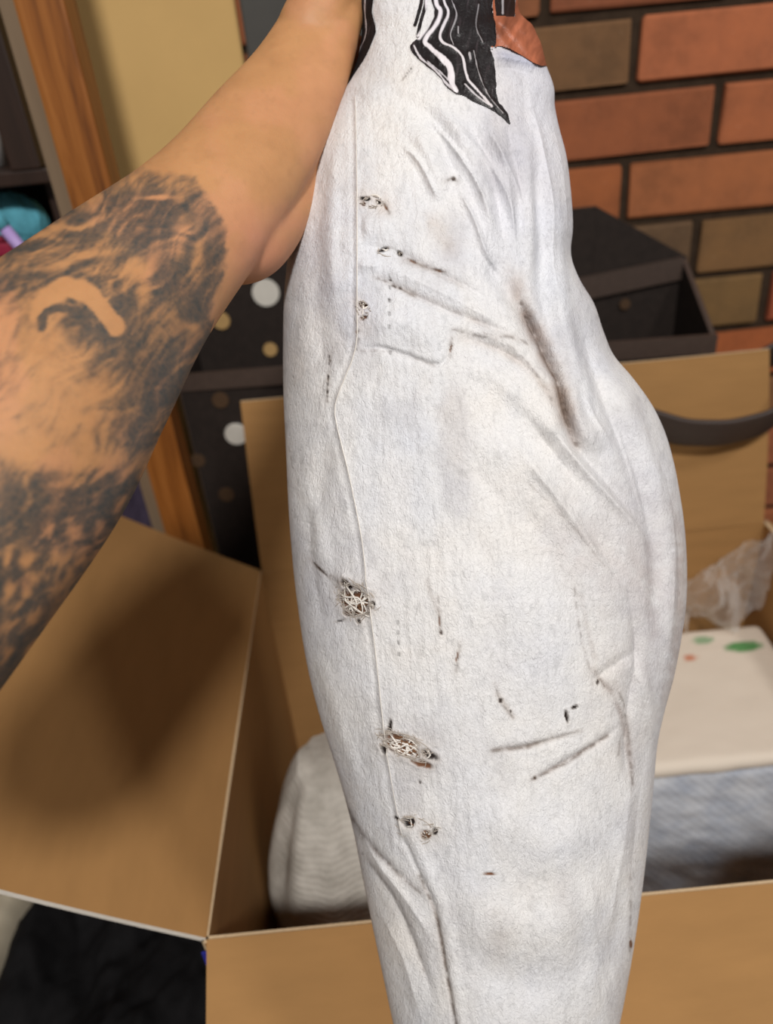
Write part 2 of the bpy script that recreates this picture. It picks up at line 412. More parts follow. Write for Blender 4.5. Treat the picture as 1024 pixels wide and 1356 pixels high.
# ------------------------------------------------------------------ dark bin behind the box
FY, KY = .842, .958; XL, XR = -.222, .398
bn = empty('storage_bin', ((XL + XR) / 2, .9, 0)); tag(bn, 'wide dark brown fabric bin with dots behind the cardboard box', 'storage bin')
dm = [dark_bin, bin_trim]
slab('front_panel', (XL, FY, .002), (XR, FY, .002), (XR, FY, .615), (XL, FY, .632), .006, dm, bn, 24, 16, lambda u, v: .003 * np.sin(7 * u + 2 * v))
slab('back_panel', (XL, KY, .002), (.285, KY, .002), (.285, KY, .750), (XL, KY, .742), .006, dm, bn, 24, 16, lambda u, v: .002 * np.sin(6 * u))
slab('back_panel', (.285, KY, .002), (XR + .004, KY, .002), (XR + .004, KY, .680), (.285, KY, .750), .006, dm, bn, 8, 16)
slab('side_panel', (XL, FY, .002), (XL, KY, .002), (XL, KY, .742), (XL, FY, .632), .006, dm, bn, 8, 16)
slab('side_panel', (XR, FY, .002), (XR, KY, .002), (XR, KY, .680), (XR, FY, .615), .006, dm, bn, 8, 16)
slab('bottom_panel', (XL, FY, .006), (XR, FY, .006), (XR, KY, .006), (XL, KY, .006), .006, dm, bn, 8, 8)
slab('rim_band', (XL, FY - .005, .618), (XR, FY - .005, .600), (XR, FY - .005, .622), (XL, FY - .005, .638), .006, [bin_trim, bin_trim], bn, 12, 3)
slab('inner_band', (.2, KY - .008, .632), (XR - .004, KY - .008, .655), (XR - .004, KY - .008, .682), (.2, KY - .008, .662), .006, [bin_trim, bin_trim], bn, 12, 3)
def disc(name, c, n, r, m, parent):
    bm = bmesh.new(); bmesh.ops.create_cone(bm, cap_ends=True, segments=20, radius1=r, radius2=r * .96, depth=.0016)
    q = Vector(n).to_track_quat('Z', 'Y').to_matrix().to_4x4(); q.translation = Vector(c); bmesh.ops.transform(bm, matrix=q, verts=bm.verts)
    me = bpy.data.meshes.new(name); bm.to_mesh(me); bm.free(); return link(name, me, m, parent)
def on_y(px, py, Y):
    d = (px - 512) / F_PX * RT - (py - 678) / F_PX * UP + FW; return CAM + d * (Y / d[1])
for px, py, r, m, Y in ((352, 388, .017, white_dot, KY - .0065), (293, 425, .011, tan_dot, KY - .0065), (358, 463, .009, tan_dot, KY - .0065), (828, 403, .007, dim_dot, KY - .0065),
                     (313, 575, .014, white_dot, FY - .0065), (292, 530, .010, dim_dot, FY - .0065), (262, 610, .009, dim_dot, FY - .0065), (300, 655, .010, dim_dot, FY - .0065)):
    q = on_y(px, py, Y); disc('dot', q, (0, -1, 0), r, m, bn)
# carrying strap hung over the back flap
def ribbon(name, pts, wid_dir, width, th, m, parent, n=60):
    pts = np.array(pts, float); k = np.linspace(0, 1, len(pts)); t = np.linspace(0, 1, n)
    def cr(i):
        p = pts[:, i]; return np.interp(t, k, p)
    c = np.stack([cr(0), cr(1), cr(2)], -1)
    for _ in range(6): c[1:-1] = (c[:-2] + 2 * c[1:-1] + c[2:]) / 4
    T = np.gradient(c, axis=0); T /= np.linalg.norm(T, axis=1, keepdims=True)
    W = np.tile(np.array(wid_dir, float), (n, 1)); W -= (W * T).sum(1, keepdims=True) * T; W /= np.linalg.norm(W, axis=1, keepdims=True)
    N = np.cross(T, W); s = []
    for a, b in ((-.5, -.35), (-.42, -.5), (.42, -.5), (.5, -.35), (.5, .35), (.42, .5), (-.42, .5), (-.5, .35)): s.append(c + W * width * a + N * th * b)
    v = np.stack(s, 1); f = grid_faces(n, 8, True)
    return link(name, mesh_np(name, v, f), m, parent)
ribbon('strap', [(.235, .826, .60), (.242, .818, .625), (.262, .772, .60), (.285, .752, .566), (.33, .742, .550), (.375, .738, .546), (.42, .740, .552), (.455, .75, .572), (.480, .79, .60), (.486, .835, .60), (.45, .838, .58)],
       (0, -.45, 1), .041, .006, strap_m, bn, 90)

# ------------------------------------------------------------------ left background
pst = empty('wooden_post', (-.25, .805, 0)); tag(pst, 'orange-brown stained wooden post with a grey strip along it', 'post')
box('post_body', (-.268, .785, 0.0), (-.226, .825, 1.45), wood, pst, .003)
box('grey_strip', (-.286, .800, 0.0), (-.2685, .818, 1.45), grey_trim, pst, .002)
bd = slab('cardboard_sheet', (-.29, .980, 0.001), (-.106, .980, 0.001), (-.106, .980, 1.3), (-.29, .980, 1.3), .005, [card_board2, card_edge], None, 12, 14, lambda u, v: .001 * np.sin(6 * v))
tag(bd, 'flat pale tan cardboard sheet standing upright behind the wooden post', 'cardboard sheet')
gp = box('grey_panel', (-.100, .968, 0.0), (.075, .990, 1.3), slate, None, .003); tag(gp, 'dark grey upright panel between tan cardboard sheet and brick wall', 'panel')
cb = empty('dark_cabinet', (-.45, .9, 0)); tag(cb, 'dark open wooden cabinet at the far left edge', 'cabinet')
box('back_panel', (-.66, .985, 0), (-.33, .995, 1.5), black_cloth, cb)
box('side_panel', (-.66, .84, 0), (-.64, .984, 1.5), dark_wood, cb, .002)
box('upright', (-.335, .84, .862), (-.305, .865, 1.5), dark_wood, cb, .002)
box('upright', (-.318, .87, 0), (-.300, .89, .848), dark_wood, cb, .002)
box('shelf', (-.64, .842, .848), (-.300, .984, .862), dark_wood, cb, .002)
box('shelf', (-.64, .842, .765), (-.322, .984, .780), dark_wood, cb, .002)
box('shelf', (-.64, .842, .40), (-.322, .984, .416), dark_wood, cb, .002)
def blob(name, c, r, m, seed=0, amp=.25, n=48, label=None, cat=None, flat=None):
    a = np.linspace(0, np.pi, n)[:, None]; b = np.linspace(0, 2 * np.pi, n * 2, endpoint=False)[None, :]
    d = np.stack([np.sin(a) * np.cos(b), np.sin(a) * np.sin(b), np.cos(a) + 0 * b], -1)
    k = 1 + amp * 2 * (fbm(d[..., 0] + d[..., 2] * .5 + 5, d[..., 1] - d[..., 2] * .6 + 5, .7, .7, 4, seed) - .5)
    p = d * k[..., None] * np.array(r) + np.array(c)
    p[0] = p[0].mean(0); p[-1] = p[-1].mean(0)
    if flat is not None: p[..., 2] = np.maximum(p[..., 2], flat)
    o = link(name, mesh_np(name, p, grid_faces(n, n * 2, True)), m)
    if label: tag(o, label, cat)
    return o
def cyl(name, a, b, r, m, parent=None, n=18, r2=None):
    a, b = Vector(a), Vector(b); bm = bmesh.new()
    bmesh.ops.create_cone(bm, cap_ends=True, segments=n, radius1=r, radius2=r if r2 is None else r2, depth=(b - a).length)
    q = (b - a).to_track_quat('Z', 'Y').to_matrix().to_4x4(); q.translation = (a + b) / 2; bmesh.ops.transform(bm, matrix=q, verts=bm.verts)
    me = bpy.data.meshes.new(name); bm.to_mesh(me); bm.free(); smooth_by(me); return link(name, me, m, parent)
blob('teal_plush', (-.372, .895, .805), (.034, .022, .030), teal, 3, .3, label='light teal plush toy on the dark cabinet shelf', cat='plush toy', flat=.7805)
wc = empty('white_cup', (-.372, .895, .8625)); tag(wc, 'pale plastic cup on the upper cabinet shelf', 'cup')
cyl('cup_body', (-.372, .895, .8625), (-.372, .895, .905), .013, pale_plastic, wc, 24, .016); cyl('cup_rim', (-.372, .895, .905), (-.372, .895, .910), .0175, pale_plastic, wc, 24)
pn = empty('lilac_marker', (-.345, .82, .70)); tag(pn, 'lilac plastic marker with a blue cap leaning out of the cabinet', 'marker')
cyl('barrel', (-.338, .834, .772), (-.357, .834, .812), .0062, purple, pn); cyl('cap', (-.357, .834, .812), (-.365, .834, .829), .0075, teal, pn)
rs = empty('red_case', (-.365, .81, .0)); tag(rs, 'small crimson case below the lilac marker', 'case')
box('case_body', (-.40, .848, .7805), (-.362, .862, .796), red_m, rs, .004); box('case_lid', (-.402, .846, .7965), (-.360, .864, .801), red_m, rs, .003)
blob('purple_cloth', (-.335, .87, .47), (.045, .05, .075), mauve, 6, .25, label='dusky purple cloth bunched on the lower cabinet shelf', cat='cloth', flat=.4165)

# black clothing and cream cloth under the left flap
def heap(name, x0, x1, y0, y1, h, m, seed, n=90, th=.0):
    u, v = np.meshgrid(np.linspace(0, 1, n), np.linspace(0, 1, n))
    e = np.clip(np.minimum(np.minimum(u, 1 - u), np.minimum(v, 1 - v)) * 7, 0, 1) ** .5
    z = .002 + e * h * (.55 + .9 * (fbm(u, v, .3, .22, 5, seed) - .35)); z = np.maximum(z, .002)
    wob = .02 * (fbm(v, u, .2, .2, 3, seed + 2) - .5)
    p = np.stack([x0 + (x1 - x0) * u + wob, y0 + (y1 - y0) * v + wob, z], -1).reshape(-1, 3)
    b = p.copy(); b[:, 2] = .0005; f = grid_faces(n, n); N = n * n
    idx = np.arange(N).reshape(n, n); loop = np.concatenate([idx[0, :-1], idx[:-1, -1], idx[-1, :0:-1], idx[:0:-1, 0]]); nx = np.roll(loop, -1)
    return link(name, mesh_np(name, np.concatenate([p, b]), np.concatenate([f, f[:, ::-1] + N, np.stack([loop, loop + N, nx + N, nx], -1)])), m)
tag(heap('black_clothing', -.50, -.19, .12, .74, .16, black_cloth, 5), 'heap of black clothing on the floor below the left flap', 'clothing')
tag(heap('cream_cloth', -.86, -.52, .30, .76, .12, cream_cloth, 9), 'cream cloth on the floor beside the black clothing', 'cloth')

# ------------------------------------------------------------------ the stuffed figure
LY = [-170, -60, 0, 30, 60, 90, 120, 150, 200, 250, 300, 350, 400, 450, 500, 600, 700, 800, 900, 950, 1000, 1050, 1100, 1150, 1200, 1300, 1356, 1440]
LX = [530, 492, 476, 480, 478, 470, 453, 436, 412, 399, 389, 380, 376, 375, 375, 379, 384, 394, 411, 424, 440, 455, 468, 478, 488, 509, 521, 542]
RY = [-170, -60, 0, 20, 32, 50, 82, 117, 140, 170, 200, 250, 300, 340, 370, 400, 440, 470, 500, 540, 570, 610, 650, 700, 750, 800, 850, 900, 940, 980, 1040, 1100, 1200, 1300, 1356, 1440]
RX = [630, 665, 684, 690, 703, 712, 722, 734, 735, 741, 749, 756, 759, 757, 768, 786, 800, 813, 838, 866, 880, 892, 900, 907, 910, 909, 902, 892, 881, 872, 866, 860, 848, 832, 821, 800]
def spline(y, X, Y):
    """smooth interpolation (monotone enough): cubic Hermite with finite-difference tangents"""
    Y = np.array(Y, float); X = np.array(X, float); m = np.gradient(X, Y); y = np.asarray(y, float)
    k = np.clip(np.searchsorted(Y, y) - 1, 0, len(Y) - 2); h = Y[k + 1] - Y[k]; t = np.clip((y - Y[k]) / h, 0, 1)
    return (2 * t**3 - 3 * t**2 + 1) * X[k] + (t**3 - 2 * t**2 + t) * h * m[k] + (-2 * t**3 + 3 * t**2) * X[k + 1] + (t**3 - t**2) * h * m[k + 1]
PY0, PY1 = -170.0, 1440.0
def body_dims(py):
    xl, xr = spline(py, LX, LY), spline(py, RX, RY)
    d = np.interp(py, [-170, 0, 200, 700, 1440], [.452, .447, .445, .452, .462])
    t = np.interp(py, [-170, 0, 120, 300, 520, 800, 1100, 1440], [.030, .034, .044, .058, .068, .070, .062, .050])
    cap = np.sqrt(np.clip(1 - np.clip((np.abs(py - (PY0 + PY1) / 2) - ((PY1 - PY0) / 2 - 50)) / 50, 0, 1) ** 2, 0, 1))
    cap = np.maximum(cap, .02)
    xc, hw = (xl + xr) / 2, (xr - xl) / 2
    return xc, hw * cap, d, t * cap
# creases (negative = valley) in millimetres: (polyline, half-width px, depth mm, taper)
SEAM = [(472, 128), (474, 250), (474, 400), (472, 462), (452, 515), (445, 550), (462, 620), (478, 700), (486, 760), (500, 880), (511, 980), (524, 1060), (535, 1110)]
SEAM2 = [(535, 1110), (552, 1150), (575, 1200), (588, 1270), (602, 1356), (610, 1440)]
FOLDS = [
    ([(690, 395), (715, 445), (738, 500), (748, 545), (764, 590)], 9, -4.5),
    ([(735, 610), (800, 690), (852, 768)], 7, 1.1), ([(660, 560), (740, 660), (800, 760), (822, 850)], 10, .9), ([(620, 600), (690, 720), (735, 830)], 11, -.6), ([(690, 540), (770, 650), (840, 745)], 6, -1.0),
    ([(640, 1000), (622, 1150), (640, 1340)], 22, .7), ([(700, 1050), (690, 1200), (702, 1350)], 18, -.7), ([(760, 1040), (752, 1180), (742, 1340)], 16, .7), ([(840, 1000), (825, 1120), (800, 1260)], 9, 1.0), ([(858, 960), (845, 1080), (832, 1200)], 7, -1.0),
    ([(405, 640), (412, 740), (430, 840)], 9, -.7), ([(420, 860), (448, 960), (485, 1060)], 10, .8), ([(770, 430), (800, 520), (835, 620)], 7, -1.2), ([(878, 620), (890, 720), (886, 830), (874, 930)], 6, 1.1),
    ([(560, 150), (600, 195), (632, 245), (652, 300)], 4, 1.6), ([(600, 165), (640, 205), (672, 262), (684, 330)], 4, 1.6), ([(700, 120), (716, 190), (728, 270), (730, 350), (742, 430)], 4.5, 1.8),
    ([(640, 165), (662, 200), (690, 262), (696, 330)], 4, 1.3), ([(530, 190), (556, 215), (582, 268)], 4.5, 1.5), ([(605, 245), (628, 290), (644, 335), (672, 372)], 4, 1.6), ([(728, 150), (745, 230), (750, 320)], 5, 1.5),
    ([(770, 520), (790, 560), (808, 585)], 4, 1.6), ([(785, 500), (812, 545), (842, 640), (862, 720)], 5, 1.5), ([(722, 560), (775, 625), (835, 690), (866, 735)], 6, 1.8), ([(690, 600), (760, 690), (830, 790)], 6, 1.0),
    ([(640, 330), (668, 375), (690, 410), (722, 460)], 14, -2.2),
    ([(735, 480), (765, 560), (800, 600)], 16, 3.0),
    ([(700, 470), (728, 530), (748, 585)], 20, 2.2),
    ([(720, 190), (738, 300), (745, 420), (770, 500), (800, 560)], 12, 2.2),
    ([(705, 200), (716, 300), (722, 400), (745, 470)], 10, -1.8),
    ([(690, 160), (700, 230), (703, 320), (700, 380)], 11, 1.5),
    ([(668, 150), (690, 250), (692, 330)], 9, -1.2),
    ([(640, 150), (668, 220), (680, 300)], 9, 1.4),
    ([(615, 150), (650, 220), (664, 290), (668, 340)], 9, -1.2),
    ([(580, 130), (622, 200), (645, 270), (650, 330)], 10, 1.3),
    ([(560, 135), (590, 190), (612, 250)], 10, -1.0),
    ([(545, 160), (575, 220), (590, 265)], 10, 1.2),
    ([(500, 335), (530, 336), (570, 357), (620, 380), (670, 415)], 7, -1.1),
    ([(500, 350), (560, 375), (620, 405), (680, 440)], 9, .7),
    ([(488, 362), (520, 376), (550, 392), (600, 415), (660, 436), (700, 452)], 7, -1.2),
    ([(600, 428), (650, 446), (690, 470), (720, 510)], 8, .8),
    ([(590, 444), (640, 455), (690, 480), (730, 530), (770, 600), (820, 660), (858, 715)], 9, -1.2),
    ([(600, 478), (660, 500), (720, 560), (790, 640), (845, 700)], 14, 1.3),
    ([(478, 463), (500, 460), (530, 468), (575, 483), (592, 474), (598, 450)], 4, -1.2),
    ([(480, 440), (540, 425), (590, 460)], 26, 1.6),
    ([(478, 300), (520, 300)], 14, 1.0), ([(478, 325), (530, 332)], 7, -.8), ([(478, 280), (515, 272)], 7, -.8), ([(474, 350), (505, 352)], 9, .8),
    ([(760, 410), (790, 500), (830, 590), (862, 700), (872, 780), (866, 860)], 11, -2.2),
    ([(790, 450), (835, 540), (875, 640), (890, 740), (885, 840), (872, 930)], 15, 2.2),
    ([(850, 560), (885, 650), (898, 750), (893, 850)], 7, -1.2),
    ([(700, 620), (770, 690), (830, 770)], 18, -.8), ([(660, 640), (720, 720), (770, 820), (790, 890)], 16, -.9),
    ([(640, 700), (655, 800), (660, 900)], 14, -.5), ([(620, 560), (720, 640), (800, 720)], 26, 1.0),
    ([(830, 770), (845, 850), (835, 930), (830, 1000), (838, 1060)], 8, -1.8), ([(815, 860), (850, 900), (862, 980), (850, 1080)], 10, 1.4),
    ([(655, 993), (700, 988), (760, 972)], 5, -1.0), ([(705, 1032), (750, 1008), (800, 978), (828, 955)], 5, -1.4),
    ([(790, 890), (815, 930), (830, 965)], 6, -1.2), ([(780, 905), (830, 870), (850, 862)], 8, -1.0),
    ([(430, 1000), (470, 1090), (520, 1150), (552, 1175)], 6, -1.4), ([(455, 1060), (500, 1140), (545, 1200), (580, 1260)], 9, 1.2),
    ([(470, 1120), (520, 1190), (560, 1280), (575, 1340)], 7, -1.3), ([(500, 1200), (535, 1270), (560, 1356)], 9, 1.0),
    ([(600, 1240), (680, 1300), (760, 1290), (820, 1220)], 30, -1.2), ([(610, 1180), (680, 1230), (750, 1220), (820, 1150)], 34, 1.4),
    ([(640, 1060), (720, 1120), (800, 1080)], 34, 1.2), ([(800, 1100), (820, 1200), (800, 1330)], 10, -.9), ([(770, 1150), (790, 1250), (770, 1350)], 12, .8),
    ([(440, 560), (420, 660), (400, 740)], 14, -.9), ([(440, 760), (470, 770), (500, 765)], 12, .8), ([(400, 620), (420, 700), (430, 760)], 10, .7),
    ([(430, 180), (418, 300), (420, 420), (430, 520)], 12, -.9), ([(448, 160), (440, 300), (445, 430)], 10, .8),
    ([(470, 130), (520, 118), (560, 130)], 14, .9), ([(500, 110), (545, 135), (575, 180)], 12, -.7),
    ([(648, 72), (680, 78), (705, 84), (724, 92)], 6, 1.8), ([(650, 88), (690, 94), (726, 106)], 5, -1.0),
]
# holes and tears: (centre, rx, ry, rotation, depth mm, tone, strength)
DK, BN = lin(40, 30, 26)[:3], lin(118, 80, 56)[:3]
HOLES = [((485, 263, 7, 3.2, 0), 3, DK), ((501, 268, 3.2, 3.2, 0), 2.5, DK), ((482, 270, 2.5, 3, .3), 1.5, BN), ((511, 275, 2.2, 5, -.6), 1.2, BN), ((507, 331, 9, 2.6, -.3), 1.8, DK), ((529, 336, 3, 5, -.6), 1.6, DK), ((548, 347, 8, 1.8, .45), 1.0, BN),
         ((580, 358, 8, 1.6, .3), .8, BN), ((482, 404, 6, 4, .3), 3, BN), ((482, 421, 6, 2.2, -.3), 2, BN), ((473, 440, 2.4, 3, 0), 1.2, BN), ((521, 379, 4.5, 1.5, .5), 1, DK), ((530, 382, 3, 1.5, .3), 1, DK), ((517, 371, 1.5, 2, 0), .8, DK), ((515, 397, 1.5, 1.5, 0), .8, DK),
         ((601, 237, 3, 2.4, 0), 1.5, DK), ((597, 462, 1.6, 6, .3), 1.0, BN),
         ((470, 797, 24, 19, .75), 4.2, BN), ((460, 776, 9, 6, .9), 3, DK), ((475, 823, 4, 4, 0), 3.5, DK), ((494, 801, 4, 5, .3), 3.5, DK), ((450, 822, 8, 1.8, -.3), 1, DK), ((425, 755, 16, 1.8, .75), 1, DK), ((462, 812, 6, 4, 0), 4, BN),
         ((532, 988, 27, 13, .45), 4.2, BN), ((509, 993, 5, 6, 0), 4, DK), ((568, 1000, 14, 6, .5), 2.5, DK), ((517, 962, 2.6, 10, .1), 1.5, DK), ((560, 1012, 14, 5, .3), 1.5, BN), ((556, 1036, 2.4, 2.2, 0), 1.2, DK),
         ((541, 1089, 8, 8, .5), 5, DK), ((563, 1105, 7, 6, .2), 3.5, BN), ((576, 1101, 3.6, 4.5, .2), 2.5, DK), ((526, 1083, 5, 1.8, .5), 1, DK),
         ((751, 949, 2.8, 8, -.15), 2.5, DK), ((762, 936, 5, 2.4, -.5), 2, DK), ((663, 928, 3, 3, 0), 1.6, DK), ((677, 942, 1.6, 2, 0), 1, DK), ((709, 1030, 2.2, 3, 0), 1.3, DK),
         ((584, 838, 1.8, 3.4, 0), 1, DK), ((606, 868, 1.6, 8, .25), .8, BN), ((648, 1157, 9, 2, 0), .8, BN), ((582, 822, 1.4, 8, 0), .6, BN), ((793, 903, 2, 4, .3), 1, DK), ((836, 1250, 2, 7, 0), 1, BN),
         ((434, 500, 1.4, 4, 0), .8, DK), ((437, 478, 1.2, 2, 0), .6, DK), ((434, 520, 1, 3, 0), .6, DK)]
STAINS_SHADE = [([(790, 560), (845, 660), (862, 760), (850, 880), (830, 1000)], 46, lin(186, 180, 181)[:3], .6), ([(700, 620), (790, 720), (810, 840)], 60, lin(196, 192, 192)[:3], .4), ([(395, 300), (388, 450), (400, 600)], 26, lin(188, 188, 190)[:3], .45), ([(400, 700), (430, 850), (460, 1000)], 22, lin(194, 192, 192)[:3], .4),  # grey strokes here paint shade on the turning sides; the rest are stains
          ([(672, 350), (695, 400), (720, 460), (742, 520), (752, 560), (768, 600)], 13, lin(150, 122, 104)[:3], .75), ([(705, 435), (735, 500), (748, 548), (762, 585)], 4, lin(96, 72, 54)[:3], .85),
          ([(520, 340), (570, 357), (625, 385)], 5, lin(168, 156, 148)[:3], .5), ([(500, 366), (550, 390), (620, 420), (690, 452)], 5, lin(170, 158, 150)[:3], .5),
          ([(600, 446), (650, 458), (700, 490), (740, 545)], 6, lin(176, 160, 148)[:3], .45), ([(555, 280), (585, 310), (605, 345)], 14, lin(190, 176, 164)[:3], .45),
          ([(655, 993), (700, 988)], 3.5, lin(140, 128, 120)[:3], .6), ([(700, 988), (770, 968)], 3, lin(160, 148, 138)[:3], .45), ([(707, 1031), (750, 1008), (805, 974)], 2.6, lin(112, 96, 88)[:3], .75),
          ([(785, 885), (815, 925), (832, 975), (838, 1040)], 4, lin(150, 136, 130)[:3], .6), ([(770, 790), (788, 870)], 4, lin(165, 155, 150)[:3], .4),
          ([(430, 1005), (470, 1090), (520, 1150), (556, 1180)], 4, lin(128, 124, 126)[:3], .65), ([(560, 1170), (580, 1220), (592, 1290), (605, 1356)], 2.5, lin(140, 126, 116)[:3], .75), ([(480, 1130), (530, 1200), (565, 1290)], 5, lin(150, 148, 150)[:3], .5),
          ([(470, 797), (480, 800)], 34, lin(196, 184, 172)[:3], .4), ([(520, 985), (560, 1000)], 32, lin(200, 190, 178)[:3], .4), ([(540, 1090), (575, 1105)], 22, lin(196, 186, 176)[:3], .4), ([(485, 265), (508, 272)], 16, lin(214, 200, 188)[:3], .5), ([(474, 400), (484, 430)], 12, lin(212, 198, 186)[:3], .5),
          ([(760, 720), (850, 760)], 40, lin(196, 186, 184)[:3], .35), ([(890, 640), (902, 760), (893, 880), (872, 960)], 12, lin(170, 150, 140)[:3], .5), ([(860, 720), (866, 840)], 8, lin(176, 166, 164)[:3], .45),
          ([(648, 70), (690, 78), (724, 88)], 9, lin(168, 172, 196)[:3], .6), ([(565, 770), (580, 810)], 4, lin(175, 165, 158)[:3], .4), ([(660, 920), (680, 950)], 4, lin(180, 168, 158)[:3], .4)]
def FS(wpx): return 2.7 if wpx >= 8 else 2.0
DASHES = [([(705, 1032), (750, 1010), (806, 974)], 1.9, .95), ([(652, 994), (690, 990), (712, 984)], 2.2, .8), ([(700, 986), (765, 968)], 1.6, .5), ([(536, 341), (560, 352), (590, 360)], 1.8, .8), ([(495, 366), (520, 377), (548, 392)], 1.6, .85),
          ([(600, 436), (640, 446), (676, 446), (700, 455)], 2.0, .7), ([(786, 885), (802, 908)], 1.6, .8), ([(815, 905), (832, 950), (838, 1040)], 1.8, .7), ([(556, 1160), (578, 1215), (590, 1280), (604, 1356)], 2.0, .9), ([(436, 470), (434, 532)], 1.4, .8),
          ([(410, 742), (428, 756), (452, 772)], 2.4, .8), ([(580, 790), (584, 838)], 1.6, .6), ([(598, 448), (596, 472)], 1.6, .8), ([(474, 428), (476, 445), (472, 464)], 1.8, .8), ([(692, 400), (718, 455), (740, 508), (748, 548), (764, 592)], 2.6, 1.0), ([(836, 1160), (834, 1260)], 1.5, .6),
          ([(432, 1005), (470, 1090), (520, 1150), (556, 1182)], 1.8, .7), ([(786, 905), (770, 840), (762, 780)], 1.4, .5), ([(610, 850), (604, 890)], 1.5, .6), ([(655, 905), (664, 930), (680, 950)], 1.5, .6), ([(640, 440), (690, 470), (730, 530)], 1.4, .5), ([(480, 1130), (530, 1200), (562, 1290)], 1.6, .5),
          ([(700, 640), (760, 700), (800, 750)], 1.3, .3), ([(545, 90), (533, 106)], 1.4, .7), ([(480, 465), (520, 466), (575, 484)], 1.5, .45), ([(500, 265), (512, 272), (516, 282)], 2.0, .8), ([(590, 240), (601, 236), (606, 242)], 1.6, .8), ([(826, 940), (820, 1000)], 1.3, .5)]
def front_height(x, y):
    h = np.zeros(x.shape)
    for pts, wpx, mm in FOLDS:
        i = near(x, y, pts, wpx * 2.6)
        if not len(i[0]): continue
        d, fr, _ = seg_dist(x[i], y[i], curve(pts, 4)); tp = sstep(0, .3, np.minimum(fr, 1 - fr) + .03)
        pr_ = np.exp(-(d / wpx) ** 2) if wpx > 9 else .45 * np.exp(-(d / wpx) ** 2) + .55 * np.exp(-d / (wpx * .55))
        h[i] += FS(wpx) * mm * tp * pr_
    d, fr, s = seg_dist(x, y, curve(SEAM, 3)); h += .6 * np.exp(-(d / 2.6) ** 2) - .8 * np.exp(-((s - 6) / 4) ** 2) + 1.6 * np.exp(-(d / 24) ** 2)
    d, fr, s = seg_dist(x, y, curve(SEAM2, 3)); h += -1.5 * np.exp(-(d / 3) ** 2) + 1.5 * np.exp(-((s + 10) / 9) ** 2)
    h += 2.6 * (fbm(x, y, 90, 170, 4, 31) - .5) + .8 * (fbm(x + y * .25, y, 22, 60, 3, 41) - .5)
    tex = fbm(x, y, 6, 13, 3, 51) - .5; h += tex * (.45 + .5 * fbm(x, y, 120, 160, 2, 61))
    # fine long wrinkles on the turning sides
    h += .9 * (fbm(x - y * .08, y, 9, 130, 3, 77) - .5) * sstep(.42, .62, fbm(x, y, 110, 260, 2, 81))
    nz = fbm(x, y, 7, 7, 3, 91)
    for (cx, cy, rx, ry, ro), mm, tone in HOLES:
        i = near(x, y, [(cx, cy)], max(rx, ry) * 2.6)
        if not len(i[0]): continue
        dx, dy = x[i] - cx, y[i] - cy; c, s_ = math.cos(ro), math.sin(ro)
        q = np.sqrt(((dx * c + dy * s_) / rx) ** 2 + ((-dx * s_ + dy * c) / ry) ** 2) + (nz[i] - .5) * .9
        h[i] += -mm * (1 - sstep(.55, 1.05, q)) + .55 * np.exp(-((q - 1.35) / .3) ** 2) * min(1, mm / 3)
    return h
